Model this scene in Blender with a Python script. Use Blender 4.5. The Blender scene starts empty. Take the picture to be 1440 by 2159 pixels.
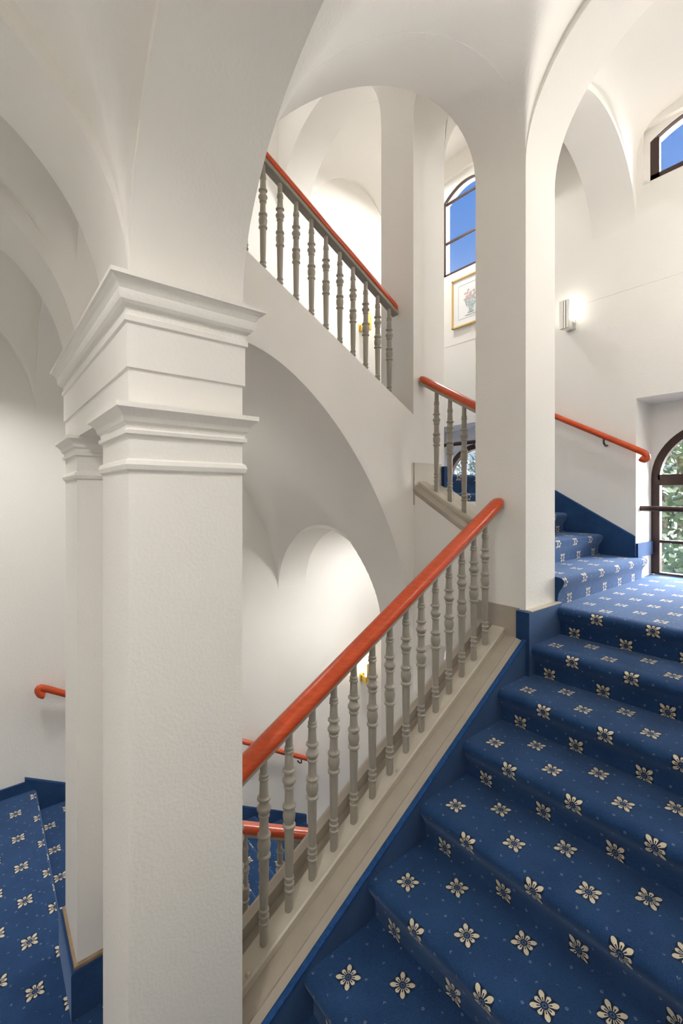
import bpy, math, random
from mathutils import Vector

# ------------------------------------------------------------------ units
# plan units: 1.0 = distance from the camera to the near arcade; S metres each
S = 1.35
L1, L2, L3 = -1.65, -0.508, 0.147          # landings, relative to the eye
TURN = 2.939
L4 = L1 + TURN
X0, X1, X2, X3 = 0.2386, 0.4957, 1.82, 2.08    # pier faces along x
Y0, Y1, Y2, Y3 = 1.0, 1.25, 1.64, 1.89         # pier faces along y
XW, XE, YS, YN = -0.79, 3.11, -0.17, 3.05      # outer walls
XM, AR = (X1 + X2) / 2, (X2 - X1) / 2


def W(p):
    return Vector((p[0] * S, p[1] * S, (p[2] - L1) * S))


scene = bpy.context.scene
C = scene.collection
# ------------------------------------------------------------------ camera
cam_d = bpy.data.cameras.new('camera')
cam = bpy.data.objects.new('camera', cam_d)
C.objects.link(cam)
cam.location = W((0, 0, 0))
cam.rotation_euler = (math.pi / 2, 0, math.radians(-38.85))
cam_d.sensor_fit = 'VERTICAL'
cam_d.sensor_height = 36
cam_d.lens = 944 / 2159 * 36
cam_d.shift_y = -34.5 / 2159
cam_d.clip_start = 0.02
scene.camera = cam
# ------------------------------------------------------------------ world, sun, exposure
world = bpy.data.worlds.new('sky')
scene.world = world
world.use_nodes = True
wn, wl = world.node_tree.nodes, world.node_tree.links
wn.clear()
wo = wn.new('ShaderNodeOutputWorld')
wb = wn.new('ShaderNodeBackground')
tc = wn.new('ShaderNodeTexCoord')
sx = wn.new('ShaderNodeSeparateXYZ')
cr = wn.new('ShaderNodeValToRGB')
cr.color_ramp.elements[0].position = 0.0
cr.color_ramp.elements[0].color = (0.55, 0.70, 0.92, 1)
cr.color_ramp.elements[1].position = 0.55
cr.color_ramp.elements[1].color = (0.085, 0.26, 0.72, 1)
wl.new(tc.outputs['Generated'], sx.inputs[0])
wl.new(sx.outputs['Z'], cr.inputs[0])
wl.new(cr.outputs[0], wb.inputs['Color'])
wb.inputs['Strength'].default_value = 1.0
wl.new(wb.outputs[0], wo.inputs[0])

sun_d = bpy.data.lights.new('sun', 'SUN')
sun_d.energy = 42.0
sun_d.angle = math.radians(75)
sun_d.color = (1.0, 0.97, 0.93)
sun = bpy.data.objects.new('sun', sun_d)
C.objects.link(sun)
sun.rotation_euler = Vector((-0.80, 0.16, -0.52)).to_track_quat('-Z', 'Y').to_euler()
sun.location = W((8, -1, 6))

vs = scene.view_settings
vs.view_transform = 'Standard'
vs.look = 'None'
vs.gamma = 1.0
vs.exposure = 0.23
vs.use_curve_mapping = False
cy = scene.cycles
cy.use_denoising = True
cy.use_light_tree = False
cy.max_bounces = 7
cy.diffuse_bounces = 5
cy.glossy_bounces = 3
cy.transparent_max_bounces = 12
cy.sample_clamp_indirect = 15.0
cy.use_adaptive_sampling = True
cy.adaptive_threshold = 0.03

# ------------------------------------------------------------------ materials
def new_mat(name):
    m = bpy.data.materials.new(name)
    m.use_nodes = True
    nt = m.node_tree
    nt.nodes.clear()
    out = nt.nodes.new('ShaderNodeOutputMaterial')
    b = nt.nodes.new('ShaderNodeBsdfPrincipled')
    nt.links.new(b.outputs[0], out.inputs[0])
    return m, nt, b


def simple(name, col, rough=0.6, metal=0.0, noise=0.0, nscale=20, bump=0.0, bscale=60, spec=0.5, stretch=None):
    m, nt, b = new_mat(name)
    b.inputs['Base Color'].default_value = (*col, 1)
    b.inputs['Roughness'].default_value = rough
    b.inputs['Metallic'].default_value = metal
    b.inputs['Specular IOR Level'].default_value = spec
    t = nt.nodes.new('ShaderNodeTexCoord')
    src = t.outputs['Object']
    if stretch:
        mp = nt.nodes.new('ShaderNodeMapping')
        mp.inputs['Scale'].default_value = stretch
        nt.links.new(src, mp.inputs[0])
        src = mp.outputs[0]
    if noise:
        n = nt.nodes.new('ShaderNodeTexNoise')
        n.inputs['Scale'].default_value = nscale
        n.inputs['Detail'].default_value = 2
        nt.links.new(src, n.inputs['Vector'])
        r = nt.nodes.new('ShaderNodeValToRGB')
        r.color_ramp.elements[0].position = 0.3
        r.color_ramp.elements[1].position = 0.7
        r.color_ramp.elements[0].color = (*[c * (1 - noise) for c in col], 1)
        r.color_ramp.elements[1].color = (*[min(1, c * (1 + noise)) for c in col], 1)
        nt.links.new(n.outputs[0], r.inputs[0])
        nt.links.new(r.outputs[0], b.inputs['Base Color'])
    if bump:
        n2 = nt.nodes.new('ShaderNodeTexNoise')
        n2.inputs['Scale'].default_value = bscale
        n2.inputs['Detail'].default_value = 2
        nt.links.new(src, n2.inputs['Vector'])
        bp = nt.nodes.new('ShaderNodeBump')
        bp.inputs['Strength'].default_value = bump
        bp.inputs['Distance'].default_value = 0.01
        nt.links.new(n2.outputs[0], bp.inputs['Height'])
        nt.links.new(bp.outputs[0], b.inputs['Normal'])
    return m


M = {}


def plaster():
    m = bpy.data.materials.new('plaster')
    m.use_nodes = True
    nt = m.node_tree
    nt.nodes.clear()
    o = nt.nodes.new('ShaderNodeOutputMaterial')
    d = nt.nodes.new('ShaderNodeBsdfDiffuse')
    d.inputs['Color'].default_value = (0.850, 0.825, 0.778, 1)
    t = nt.nodes.new('ShaderNodeTexCoord')
    n = nt.nodes.new('ShaderNodeTexNoise')
    n.inputs['Scale'].default_value = 90
    n.inputs['Detail'].default_value = 1
    bp = nt.nodes.new('ShaderNodeBump')
    bp.inputs['Strength'].default_value = 0.12
    bp.inputs['Distance'].default_value = 0.01
    nt.links.new(t.outputs['Object'], n.inputs['Vector'])
    nt.links.new(n.outputs[0], bp.inputs['Height'])
    nt.links.new(bp.outputs[0], d.inputs['Normal'])
    nt.links.new(d.outputs[0], o.inputs[0])
    return m


M['plaster'] = plaster()
M['taupe'] = simple('taupe_paint', (0.40, 0.355, 0.29), 0.42, noise=0.04, nscale=12, bump=0.05, bscale=120)
M['iron'] = simple('painted_iron', (0.35, 0.32, 0.265), 0.40, noise=0.03, nscale=30, bump=0.05, bscale=200)
M['cap'] = simple('cap_paint', (0.50, 0.455, 0.375), 0.42, noise=0.04, nscale=12, bump=0.05, bscale=120)
M['rail'] = simple('varnished_red_wood', (0.56, 0.075, 0.018), 0.28, noise=0.14, nscale=9, stretch=(2, 2, 14), bump=0.02, bscale=40)
M['brown'] = simple('window_brown', (0.034, 0.011, 0.006), 0.45, noise=0.25, nscale=15, stretch=(6, 6, 1))
M['ledge'] = simple('ledge_brown', (0.30, 0.21, 0.13), 0.5, noise=0.1)
M['chrome'] = simple('brushed_chrome', (0.66, 0.65, 0.62), 0.25, 1.0)
M['brass'] = simple('brass', (0.75, 0.55, 0.16), 0.28, 1.0)
M['gold'] = simple('gold_frame', (0.62, 0.42, 0.13), 0.4, 0.6)
M['black'] = simple('black_iron', (0.015, 0.014, 0.013), 0.45)
M['paper'] = simple('paper', (0.82, 0.82, 0.82), 0.8)
M['mat_line'] = simple('mat_line', (0.50, 0.53, 0.56), 0.8)
M['vase'] = simple('print_vase', (0.46, 0.54, 0.53), 0.8, noise=0.4, nscale=60)
M['petal_a'] = simple('print_rose', (0.60, 0.42, 0.43), 0.8)
M['petal_b'] = simple('print_leaf', (0.42, 0.47, 0.42), 0.8)
M['ink'] = simple('print_ink', (0.20, 0.23, 0.27), 0.8)
M['reveal'] = simple('outer_plaster', (0.72, 0.55, 0.40), 0.85, bump=0.2, bscale=60)
M['bark'] = simple('bark', (0.16, 0.12, 0.09), 0.9, noise=0.3, nscale=8, bump=0.5, bscale=15)
M['leaf'] = simple('leaf_green', (0.11, 0.17, 0.075), 0.6, noise=0.45, nscale=1.2)
M['leaf2'] = simple('leaf_grey_green', (0.16, 0.20, 0.16), 0.6, noise=0.4, nscale=1.0)
M['gravel'] = simple('gravel', (0.42, 0.40, 0.37), 0.9, noise=0.3, nscale=2.5, bump=0.4, bscale=8)
M['grass'] = simple('grass', (0.16, 0.22, 0.08), 0.9, noise=0.5, nscale=1.5)


def emit(name, col, strength):
    m = bpy.data.materials.new(name)
    m.use_nodes = True
    nt = m.node_tree
    nt.nodes.clear()
    o = nt.nodes.new('ShaderNodeOutputMaterial')
    e = nt.nodes.new('ShaderNodeEmission')
    e.inputs[0].default_value = (*col, 1)
    e.inputs[1].default_value = strength
    m.cycles.emission_sampling = 'NONE'
    nt.links.new(e.outputs[0], o.inputs[0])
    return m


M['bulb'] = emit('lit_bulb', (1.0, 0.95, 0.86), 6.0)
M['bulb_warm'] = emit('lit_bulb_warm', (1.0, 0.80, 0.52), 6.0)


def glass():
    m = bpy.data.materials.new('window_glass')
    m.use_nodes = True
    nt = m.node_tree
    nt.nodes.clear()
    o = nt.nodes.new('ShaderNodeOutputMaterial')
    tr = nt.nodes.new('ShaderNodeBsdfTransparent')
    tr.inputs[0].default_value = (0.97, 0.98, 0.98, 1)
    gl = nt.nodes.new('ShaderNodeBsdfGlossy')
    gl.inputs['Roughness'].default_value = 0.03
    mx = nt.nodes.new('ShaderNodeMixShader')
    mx.inputs[0].default_value = 0.05
    nt.links.new(tr.outputs[0], mx.inputs[1])
    nt.links.new(gl.outputs[0], mx.inputs[2])
    nt.links.new(mx.outputs[0], o.inputs[0])
    return m


M['glass'] = glass()
PU, PV = 0.206, 0.178          # carpet repeat across / along the run


def carpet(pattern=True):
    m, nt, b = new_mat('blue_carpet' if pattern else 'blue_carpet_plain')
    N, Lk = nt.nodes, nt.links

    def mt(op, a, bb=None, clamp=False):
        n = N.new('ShaderNodeMath')
        n.operation = op
        n.use_clamp = clamp
        for i, v in enumerate((a, bb)):
            if v is None:
                continue
            if isinstance(v, (int, float)):
                n.inputs[i].default_value = v
            else:
                Lk.new(v, n.inputs[i])
        return n.outputs[0]

    tcn = N.new('ShaderNodeTexCoord')
    fine = N.new('ShaderNodeTexNoise')
    fine.inputs['Scale'].default_value = 260
    fine.inputs['Detail'].default_value = 3
    Lk.new(tcn.outputs['Object'], fine.inputs['Vector'])
    broad = N.new('ShaderNodeTexNoise')
    broad.inputs['Scale'].default_value = 7
    broad.inputs['Detail'].default_value = 3
    Lk.new(tcn.outputs['Object'], broad.inputs['Vector'])
    ramp = N.new('ShaderNodeValToRGB')
    ramp.color_ramp.elements[0].position = 0.30
    ramp.color_ramp.elements[0].color = (0.010, 0.032, 0.095, 1)
    ramp.color_ramp.elements[1].position = 0.70
    ramp.color_ramp.elements[1].color = (0.024, 0.072, 0.185, 1)
    f2 = mt('ADD', mt('MULTIPLY', fine.outputs[0], 0.6), mt('MULTIPLY', broad.outputs[0], 0.4))
    Lk.new(f2, ramp.inputs[0])
    col = ramp.outputs[0]
    if pattern:
        uvn = N.new('ShaderNodeUVMap')
        sep = N.new('ShaderNodeSeparateXYZ')
        Lk.new(uvn.outputs[0], sep.inputs[0])
        u, v = sep.outputs[0], sep.outputs[1]

        def lattice(k):
            p = mt('MULTIPLY', mt('ADD', u, v), k)
            q = mt('MULTIPLY', mt('SUBTRACT', u, v), k)
            fp = mt('SUBTRACT', p, mt('ROUND', p))
            fq = mt('SUBTRACT', q, mt('ROUND', q))
            x = mt('MULTIPLY', mt('ADD', fp, fq), 0.5 * PU / k)
            y = mt('MULTIPLY', mt('SUBTRACT', fp, fq), 0.5 * PV / k)
            r = mt('SQRT', mt('ADD', mt('MULTIPLY', x, x), mt('MULTIPLY', y, y)))
            return x, y, r

        x, y, r = lattice(1.0)
        th = mt('ARCTAN2', y, x)
        c4 = mt('COSINE', mt('MULTIPLY', th, 4.0))
        ab = mt('ABSOLUTE', c4)
        R = mt('SUBTRACT', 0.0270, mt('MULTIPLY', c4, 0.0040))
        Rp = mt('MULTIPLY', R, mt('ADD', 0.50, mt('MULTIPLY', mt('POWER', ab, 0.75), 0.50)))
        petal = mt('MULTIPLY', mt('LESS_THAN', r, Rp), mt('GREATER_THAN', r, 0.0085))
        petal = mt('MULTIPLY', petal, mt('GREATER_THAN', ab, 0.50))
        # dark vein near the root of every petal
        vein = mt('MULTIPLY', mt('LESS_THAN', r, 0.0165), mt('GREATER_THAN', ab, 0.93))
        petal = mt('SUBTRACT', petal, vein, clamp=True)
        eye = mt('MULTIPLY', mt('LESS_THAN', r, 0.0055), mt('GREATER_THAN', r, 0.0025))
        halo = mt('LESS_THAN', r, mt('ADD', R, 0.0005))
        x3, y3, r3 = lattice(3.0)
        dots = mt('MULTIPLY', mt('LESS_THAN', r3, 0.0034), mt('GREATER_THAN', r3, 0.0014))
        dots = mt('MULTIPLY', dots, mt('GREATER_THAN', r, 0.042))
        sel = N.new('ShaderNodeTexNoise')
        sel.inputs['Scale'].default_value = 60
        Lk.new(tcn.outputs['Object'], sel.inputs['Vector'])
        dots = mt('MULTIPLY', dots, mt('MULTIPLY', mt('GREATER_THAN', sel.outputs[0], 0.48), 0.32))

        def mix(fac, a, cb):
            n = N.new('ShaderNodeMix')
            n.data_type = 'RGBA'
            Lk.new(fac, n.inputs['Factor'])
            Lk.new(a, n.inputs['A'])
            n.inputs['B'].default_value = (*cb, 1)
            return n.outputs['Result']

        col = mix(mt('MULTIPLY', halo, 0.75), col, (0.006, 0.010, 0.022))
        col = mix(dots, col, (0.50, 0.55, 0.60))
        col = mix(mt('MULTIPLY', eye, 0.6), col, (0.10, 0.17, 0.36))
        col = mix(mt('MULTIPLY', petal, 0.95), col, (0.70, 0.62, 0.46))
    Lk.new(col, b.inputs['Base Color'])
    b.inputs['Roughness'].default_value = 0.95
    b.inputs['Specular IOR Level'].default_value = 0.12
    b.inputs['Sheen Weight'].default_value = 0.42
    b.inputs['Sheen Roughness'].default_value = 0.45
    b.inputs['Sheen Tint'].default_value = (0.45, 0.62, 1.0, 1)
    bp = N.new('ShaderNodeBump')
    bp.inputs['Strength'].default_value = 0.35
    bp.inputs['Distance'].default_value = 0.006
    Lk.new(fine.outputs[0], bp.inputs['Height'])
    Lk.new(bp.outputs[0], b.inputs['Normal'])
    return m


M['carpet'] = carpet(True)
M['carpet_plain'] = carpet(False)
M['lit_edge'] = simple('carpet_lit_edge', (0.020, 0.070, 0.21), 0.9, noise=0.2, nscale=60, spec=0.1)  # lighter blue stands in for light caught on the carpet's top edge

# ------------------------------------------------------------------ mesh helpers
class MB:
    """collects faces in plan units; build() links them as one mesh object"""

    def __init__(self):
        self.v, self.f, self.uv = [], [], []

    def face(self, pts, uvs=None):
        i = len(self.v)
        self.v.extend(pts)
        self.f.append(tuple(range(i, i + len(pts))))
        self.uv.append(uvs)

    def mesh_faces(self, verts, faces):
        i = len(self.v)
        self.v.extend(verts)
        for f in faces:
            self.f.append(tuple(k + i for k in f))
            self.uv.append(None)

    def box(self, x0, x1, y0, y1, z0, z1):
        p = [(x, y, z) for x in (x0, x1) for y in (y0, y1) for z in (z0, z1)]
        self.mesh_faces(p, [(0, 1, 3, 2), (4, 6, 7, 5), (0, 4, 5, 1), (2, 3, 7, 6), (0, 2, 6, 4), (1, 5, 7, 3)])
        return self

    def arch(self, axis, a0, a1, b0, b1, zarch, ztop, n=48):
        """wall above an arched opening: span a0..a1 along axis, thickness b0..b1"""
        zt = ztop if callable(ztop) else (lambda a: ztop)

        def P(a, b, z):
            return (a, b, z) if axis == 'x' else (b, a, z)

        ss = [a0 + (a1 - a0) * 0.5 * (1 - math.cos(math.pi * i / n)) for i in range(n + 1)]
        lo = [zarch(a) for a in ss]
        hi = [max(zt(a), l + 0.001) for a, l in zip(ss, lo)]
        v, f = [], []
        for a, l, h in zip(ss, lo, hi):
            v += [P(a, b0, l), P(a, b0, h), P(a, b1, l), P(a, b1, h)]
        for i in range(n):
            k, q = 4 * i, 4 * i + 4
            f += [(k, q, q + 1, k + 1), (k + 2, k + 3, q + 3, q + 2), (k, k + 2, q + 2, q), (k + 1, q + 1, q + 3, k + 3)]
        f += [(0, 1, 3, 2), (4 * n, 4 * n + 2, 4 * n + 3, 4 * n + 1)]
        self.mesh_faces(v, f)
        return self

    def ring(self, x0, x1, y0, y1, prof):
        """mitred moulding round a rectangle; prof = [(projection, height)]"""
        n = len(prof)
        v = []
        for p, h in prof:
            v += [(x0 - p, y0 - p, h), (x1 + p, y0 - p, h), (x1 + p, y1 + p, h), (x0 - p, y1 + p, h)]
        f = []
        for i in range(n - 1):
            for k in range(4):
                k2 = (k + 1) % 4
                f.append((4 * i + k, 4 * i + k2, 4 * i + 4 + k2, 4 * i + 4 + k))
        f.append((0, 3, 2, 1))
        f.append((4 * n - 4, 4 * n - 3, 4 * n - 2, 4 * n - 1))
        self.mesh_faces(v, f)
        return self

    def sweep(self, axis, a0, h0, a1, h1, sec, steps=1):
        """section [(across, dz)] carried along a straight sloping line"""
        n = len(sec)
        v, f = [], []
        for i in range(steps + 1):
            t = i / steps
            a, h = a0 + (a1 - a0) * t, h0 + (h1 - h0) * t
            for c, dz in sec:
                v.append((a, c, h + dz) if axis == 'x' else (c, a, h + dz))
        for i in range(steps):
            for k in range(n):
                k2 = (k + 1) % n
                f.append((n * i + k, n * i + k2, n * i + n + k2, n * i + n + k))
        f.append(tuple(range(n)))
        f.append(tuple(n * steps + k for k in range(n)))
        self.mesh_faces(v, f)
        return self

    def tube(self, path, rad, seg=12):
        n = len(path)
        pts = [Vector(p) for p in path]
        rr = rad if isinstance(rad, (list, tuple)) else [rad] * n
        v, f = [], []
        up0 = None
        for i, p in enumerate(pts):
            d = (pts[min(i + 1, n - 1)] - pts[max(i - 1, 0)]).normalized()
            if up0 is None:
                up0 = Vector((0, 0, 1)) if abs(d.z) < 0.9 else Vector((1, 0, 0))
            a = d.cross(up0).normalized()
            b = a.cross(d).normalized()
            up0 = b
            for k in range(seg):
                t = 2 * math.pi * k / seg
                v.append(tuple(p + (a * math.cos(t) + b * math.sin(t)) * rr[i]))
        for i in range(n - 1):
            for k in range(seg):
                k2 = (k + 1) % seg
                f.append((seg * i + k, seg * i + k2, seg * i + seg + k2, seg * i + seg + k))
        f.append(tuple(range(seg)))
        f.append(tuple(seg * (n - 1) + k for k in range(seg)))
        self.mesh_faces(v, f)
        return self

    def lathe(self, prof, cx=0, cy=0, cz=0, seg=14):
        n = len(prof)
        v, f = [], []
        for r, z in prof:
            for k in range(seg):
                t = 2 * math.pi * k / seg
                v.append((cx + r * math.cos(t), cy + r * math.sin(t), cz + z))
        for i in range(n - 1):
            for k in range(seg):
                k2 = (k + 1) % seg
                f.append((seg * i + k, seg * i + k2, seg * i + seg + k2, seg * i + seg + k))
        f.append(tuple(range(seg)))
        f.append(tuple(seg * (n - 1) + k for k in range(seg)))
        self.mesh_faces(v, f)
        return self

    def grid(self, x0, x1, y0, y1, z, nx=28, ny=28):
        v = []
        for i in range(nx + 1):
            x = x0 + (x1 - x0) * 0.5 * (1 - math.cos(math.pi * i / nx))
            for j in range(ny + 1):
                y = y0 + (y1 - y0) * 0.5 * (1 - math.cos(math.pi * j / ny))
                v.append((x, y, z(x, y)))
        f = []
        for i in range(nx):
            for j in range(ny):
                k = i * (ny + 1) + j
                f.append((k, k + 1, k + ny + 2, k + ny + 1))
        self.mesh_faces(v, f)
        return self

    def to_mesh(self, name, mat, origin, angle=32, local=False):
        me = bpy.data.meshes.new(name)
        o = Vector((0, 0, 0)) if local else W(origin)
        vv = [Vector(p) * S if local else W(p) - o for p in self.v]
        me.from_pydata([tuple(p) for p in vv], [], self.f)
        if any(u for u in self.uv):
            lay = me.uv_layers.new(name='UVMap')
            for poly, u in zip(me.polygons, self.uv):
                for k, li in enumerate(poly.loop_indices):
                    lay.data[li].uv = u[k] if u else (0.25, 0.0)
        me.materials.append(M[mat])
        import bmesh
        bm = bmesh.new()
        bm.from_mesh(me)
        if not any(u for u in self.uv):
            bmesh.ops.remove_doubles(bm, verts=bm.verts, dist=0.00005)
        bmesh.ops.recalc_face_normals(bm, faces=bm.faces)
        bm.to_mesh(me)
        bm.free()
        for p in me.polygons:
            p.use_smooth = True
        me.set_sharp_from_angle(angle=math.radians(angle))
        return me

    def build(self, name, mat, parent=None, origin=None, angle=32):
        if parent is not None:
            origin = parent['_o']
            me = self.to_mesh(name, mat, origin, angle)
            ob = bpy.data.objects.new(name, me)
            C.objects.link(ob)
            ob.parent = parent
            ob['_o'] = origin
            return ob
        origin = origin or (0, 0, L1)
        me = self.to_mesh(name, mat, origin, angle)
        ob = bpy.data.objects.new(name, me)
        C.objects.link(ob)
        ob.location = W(origin)
        ob['_o'] = origin
        return ob


def tag(o, label, cat=None, kind=None, group=None):
    o['label'] = label
    if cat:
        o['category'] = cat
    if kind:
        o['kind'] = kind
    if group:
        o['group'] = group
    return o


def struct(mb, name, label, mat='plaster', angle=32):
    return tag(mb.build(name, mat, angle=angle), label, kind='structure')


def empty(name, origin, label, cat=None, kind=None, group=None):
    o = bpy.data.objects.new(name, None)
    C.objects.link(o)
    o.location = W(origin)
    o.empty_display_size = 0.1
    o['_o'] = origin
    return tag(o, label, cat, kind, group)


def ell(c, a, n=2.0):
    def s(x):
        t = min(1.0, abs((x - c) / a))
        return (1 - t ** n) ** (1 / n)
    return s


def line(a0, h0, slope):
    return lambda a: h0 + slope * (a - a0)


sAx = ell(XM, AR)
arch1 = lambda x: 1.0648 + 0.5924 * (x - XM) + 0.4911 * sAx(x)
arch2 = lambda x: -0.2896 - 0.7985 * (x - XM) + 0.7430 * sAx(x)
RISE, TREAD = 0.1269, 0.229
SL = RISE / TREAD
zA = line(2.041, L2, SL)
zA2 = line(X2, zA(X2), 0.572)
zC = line(0.245, L4, -SL)
zCl = line(0.245, L1, -SL)
RB, TB = 0.131, 0.2235
zB = line(0.956, L2 + RB, RB / TB)
BOT, TOP = -4.6, 3.5

# ------------------------------------------------------------------ outer walls
struct(MB().box(XW - .2, XE + .34, YS - .2, YS, BOT, TOP), 'wall_south', 'plain off-white plaster outer wall behind the camera')
struct(MB().box(XW - .2, XE + .34, YN, YN + .2, BOT, TOP), 'wall_north', 'off-white plaster outer wall behind the far flight of stairs')
struct(MB().box(XW - .2, XW, YS, YN, BOT, TOP), 'wall_west', 'plain off-white plaster outer wall at the near landing')
struct(MB().box(XW - .2, XE + .34, YS - .2, YN + .2, TOP, TOP + .1), 'ceiling', 'closed off-white ceiling above the stairwell')

XT = XE + 0.115                    # outer face at the upper windows
XO = XE + 0.34                     # outer face of the window wall
XN = 3.376                         # back of the window niches
LW = [(0.65, 0.35), (2.30, 0.35)]  # lower windows: centre, half width
UW = [(0.6975, 0.2375), (2.2525, 0.2375)]


def east_wall():
    mb = MB()
    holes = []
    for off in (0.0, -TURN):
        for k, (c, hw) in enumerate(LW):
            f = (L2 if k == 0 else L3) + off
            if f > BOT:
                holes.append(('low', off, c, hw, c - hw, c + hw, f - .03, .593 + off))
        for k, (c, hw) in enumerate(UW):
            holes.append(('up', off, c, hw, c - .27, c + .27, 1.868 + off, (2.212 if k == 0 else 2.708) + off))
    zs = sorted({BOT, TOP, 1.27, 1.27 - TURN, .70, .70 - TURN} | {h[6] for h in holes} | {h[7] for h in holes})
    ys = sorted({YS, YN} | {h[4] for h in holes} | {h[5] for h in holes})
    for z0, z1 in zip(zs, zs[1:]):
        zm = (z0 + z1) / 2
        run = None
        for y0, y1 in list(zip(ys, ys[1:])) + [(None, None)]:
            solid = y0 is not None and not any(h[4] < (y0 + y1) / 2 < h[5] and h[6] < zm < h[7] for h in holes)
            if solid:
                run = (run[0], y1) if run else (y0, y1)
            elif run:
                up = zm > 1.27 or 1.27 - TURN < zm < -.7
                thin = zm > .70 or .70 - TURN < zm < -.7
                mb.box(XE - (.002 if up else 0), XT if thin else XO, run[0], run[1], z0, z1)
                run = None
    for kind, off, c, hw, y0, y1, z0, z1 in holes:
        if kind == 'low':
            mb.arch('y', y0, y1, XN, XO, (lambda c, off: lambda y: 0.107 + off + 0.35 * ell(c, 0.35)(y))(c, off), z1)
        else:
            first = c < 1.4
            sp, sag = ((2.13, .075) if first else (2.535, .105))
            sp += off
            mb.box(XE + .03, XT, y0, c - hw, z0, z1)
            mb.box(XE + .03, XT, c + hw, y1, z0, z1)
            mb.box(XE + .03, XT, c - hw, c + hw, z0, 1.895 + off)
            mb.arch('y', c - hw, c + hw, XE + .03, XT, (lambda c, sp, sag, hw: lambda y: sp + sag * (1 - ((y - c) / hw) ** 2))(c, sp, sag, hw), z1)
    return struct(mb, 'wall_east', 'off-white plaster window wall with deep arched window niches')


east_wall()

# ------------------------------------------------------------------ arcades
# near arcade (y0..y1)
mb = MB()
mb.box(X2, X3, Y0, Y1, BOT, 2.9)
struct(mb, 'wall_pier', 'square white plaster pier at the head of the carpeted near flight')
mb = MB().box(X2, X3, Y2, Y3, BOT, TOP)
struct(mb, 'wall_pier', 'tall white plaster pier beyond the well, at the foot of the upper flight')
mb = MB().arch('x', X1, X2, Y0, Y1, arch1, 2.9)
struct(mb, 'wall_arcade_near', 'rising white arch between the twin columns and the right-hand pier')
mb = MB().arch('x', X1, X2, Y0, Y1, lambda x: arch1(x) - TURN, lambda x: zA2(x) - .01)
struct(mb, 'wall_arcade_lower', 'white spandrel wall carrying the near balustrade')
mb = MB().arch('x', X1, X2, Y2, Y3, arch2, lambda x: zC(x) + 0.022)
struct(mb, 'wall_arcade_far', 'white spandrel band with a curved underside below the upper balustrade')
mb = MB().arch('x', X1, X2, Y2, Y3, lambda x: arch2(x) + TURN, TOP + .05)
struct(mb, 'wall_arcade_upper', 'white arch above the upper flight')
mb = MB().arch('x', X1, X2, Y2, Y3, lambda x: arch2(x) - TURN, lambda x: zCl(x) + 0.022)
struct(mb, 'wall_arcade_basement', 'white spandrel band carrying the lower balustrade')
# piers above the entablature and below the landing
for ya, yb, lab in ((Y0, Y1, 'white plaster block above the near column entablature'), (Y2, Y3, 'white plaster block above the rear column entablature')):
    struct(MB().box(X0, X1, ya, yb, 0.44, TOP), 'wall_pier', lab)
struct(MB().box(X0, X1, Y0, Y3, BOT, L1 - .005), 'wall_pier', 'white plaster pier under the twin columns')
# longitudinal ribs over the near landing
sW = ell((XW + X0) / 2, (X0 - XW) / 2)
for ya, yb, lab in ((Y0, Y1, 'white rib arch over the near landing, springing from the front column'), (Y2, Y3, 'white rib arch over the near landing, springing from the rear column')):
    struct(MB().arch('x', XW, X0, ya, yb, lambda x: 0.435 + 0.515 * sW(x), 1.2), 'wall_rib', lab)
sE = ell((X3 + XE) / 2, (XE - X3) / 2)
struct(MB().arch('x', X3, XE, Y0, Y1, lambda x: 1.62 + 0.50 * sE(x), 2.9), 'wall_rib', 'white rib arch between the window landing and the short flight')
struct(MB().arch('x', X3, XE, Y2, Y3, lambda x: 2.16 + 0.56 * sE(x), TOP + .05), 'wall_rib', 'white rib arch between the short flight and the upper landing')
struct(MB().arch('x', X3, XE, Y2, Y3, lambda x: -0.66 + 0.46 * sE(x), 0.0), 'wall_rib', 'white rib arch over the lower landing')
# transverse ribs
sS, sM, sN = ell((YS + Y0) / 2, (Y0 - YS) / 2), ell((Y1 + Y2) / 2, (Y2 - Y1) / 2), ell((Y3 + YN) / 2, (YN - Y3) / 2)
struct(MB().arch('y', YS, Y0, X0, X1, lambda y: 0.45 + 0.52 * sS(y), TOP), 'wall_rib', 'broad white transverse arch springing from the front column overhead')
struct(MB().arch('y', Y1, Y2, X0, X1, lambda y: 0.74 + 0.20 * sM(y), TOP), 'wall_rib', 'small white arch closing the well above the twin columns')
struct(MB().arch('y', Y3, YN, X0, X1, lambda y: 0.40 + 0.62 * sN(y), TOP), 'wall_rib', 'white transverse arch behind the rear column')
struct(MB().arch('y', YS, Y0, X2, X3, lambda y: 1.42 + 0.57 * sS(y), 2.9), 'wall_rib', 'white transverse arch over the top of the near flight')
struct(MB().arch('y', Y1, Y2, X2, X3, lambda y: 2.06 + 0.20 * sM(y), TOP), 'wall_rib', 'small white arch over the short balustrade between the two piers')
struct(MB().arch('y', Y1, Y2, X2, X3, lambda y: -0.95 + 0.193 * sM(y), lambda y: zB(y) + 0.0), 'wall_rib', 'white wall under the short balustrade with a small arch below')
struct(MB().arch('y', Y3, YN, X2, X3, lambda y: 2.16 + 0.57 * sN(y), TOP + .05), 'wall_rib', 'white transverse arch over the foot of the upper flight')
struct(MB().arch('y', Y3, YN, X2, X3, lambda y: -0.72 + 0.497 * sN(y), 0.02), 'wall_rib', 'white round arch seen through the well, over the lower landing')

# ------------------------------------------------------------------ vaults
def smax(a, b, k=0.035):
    h = max(k - abs(a - b), 0) / k
    return max(a, b) + h * h * k * 0.25


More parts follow.
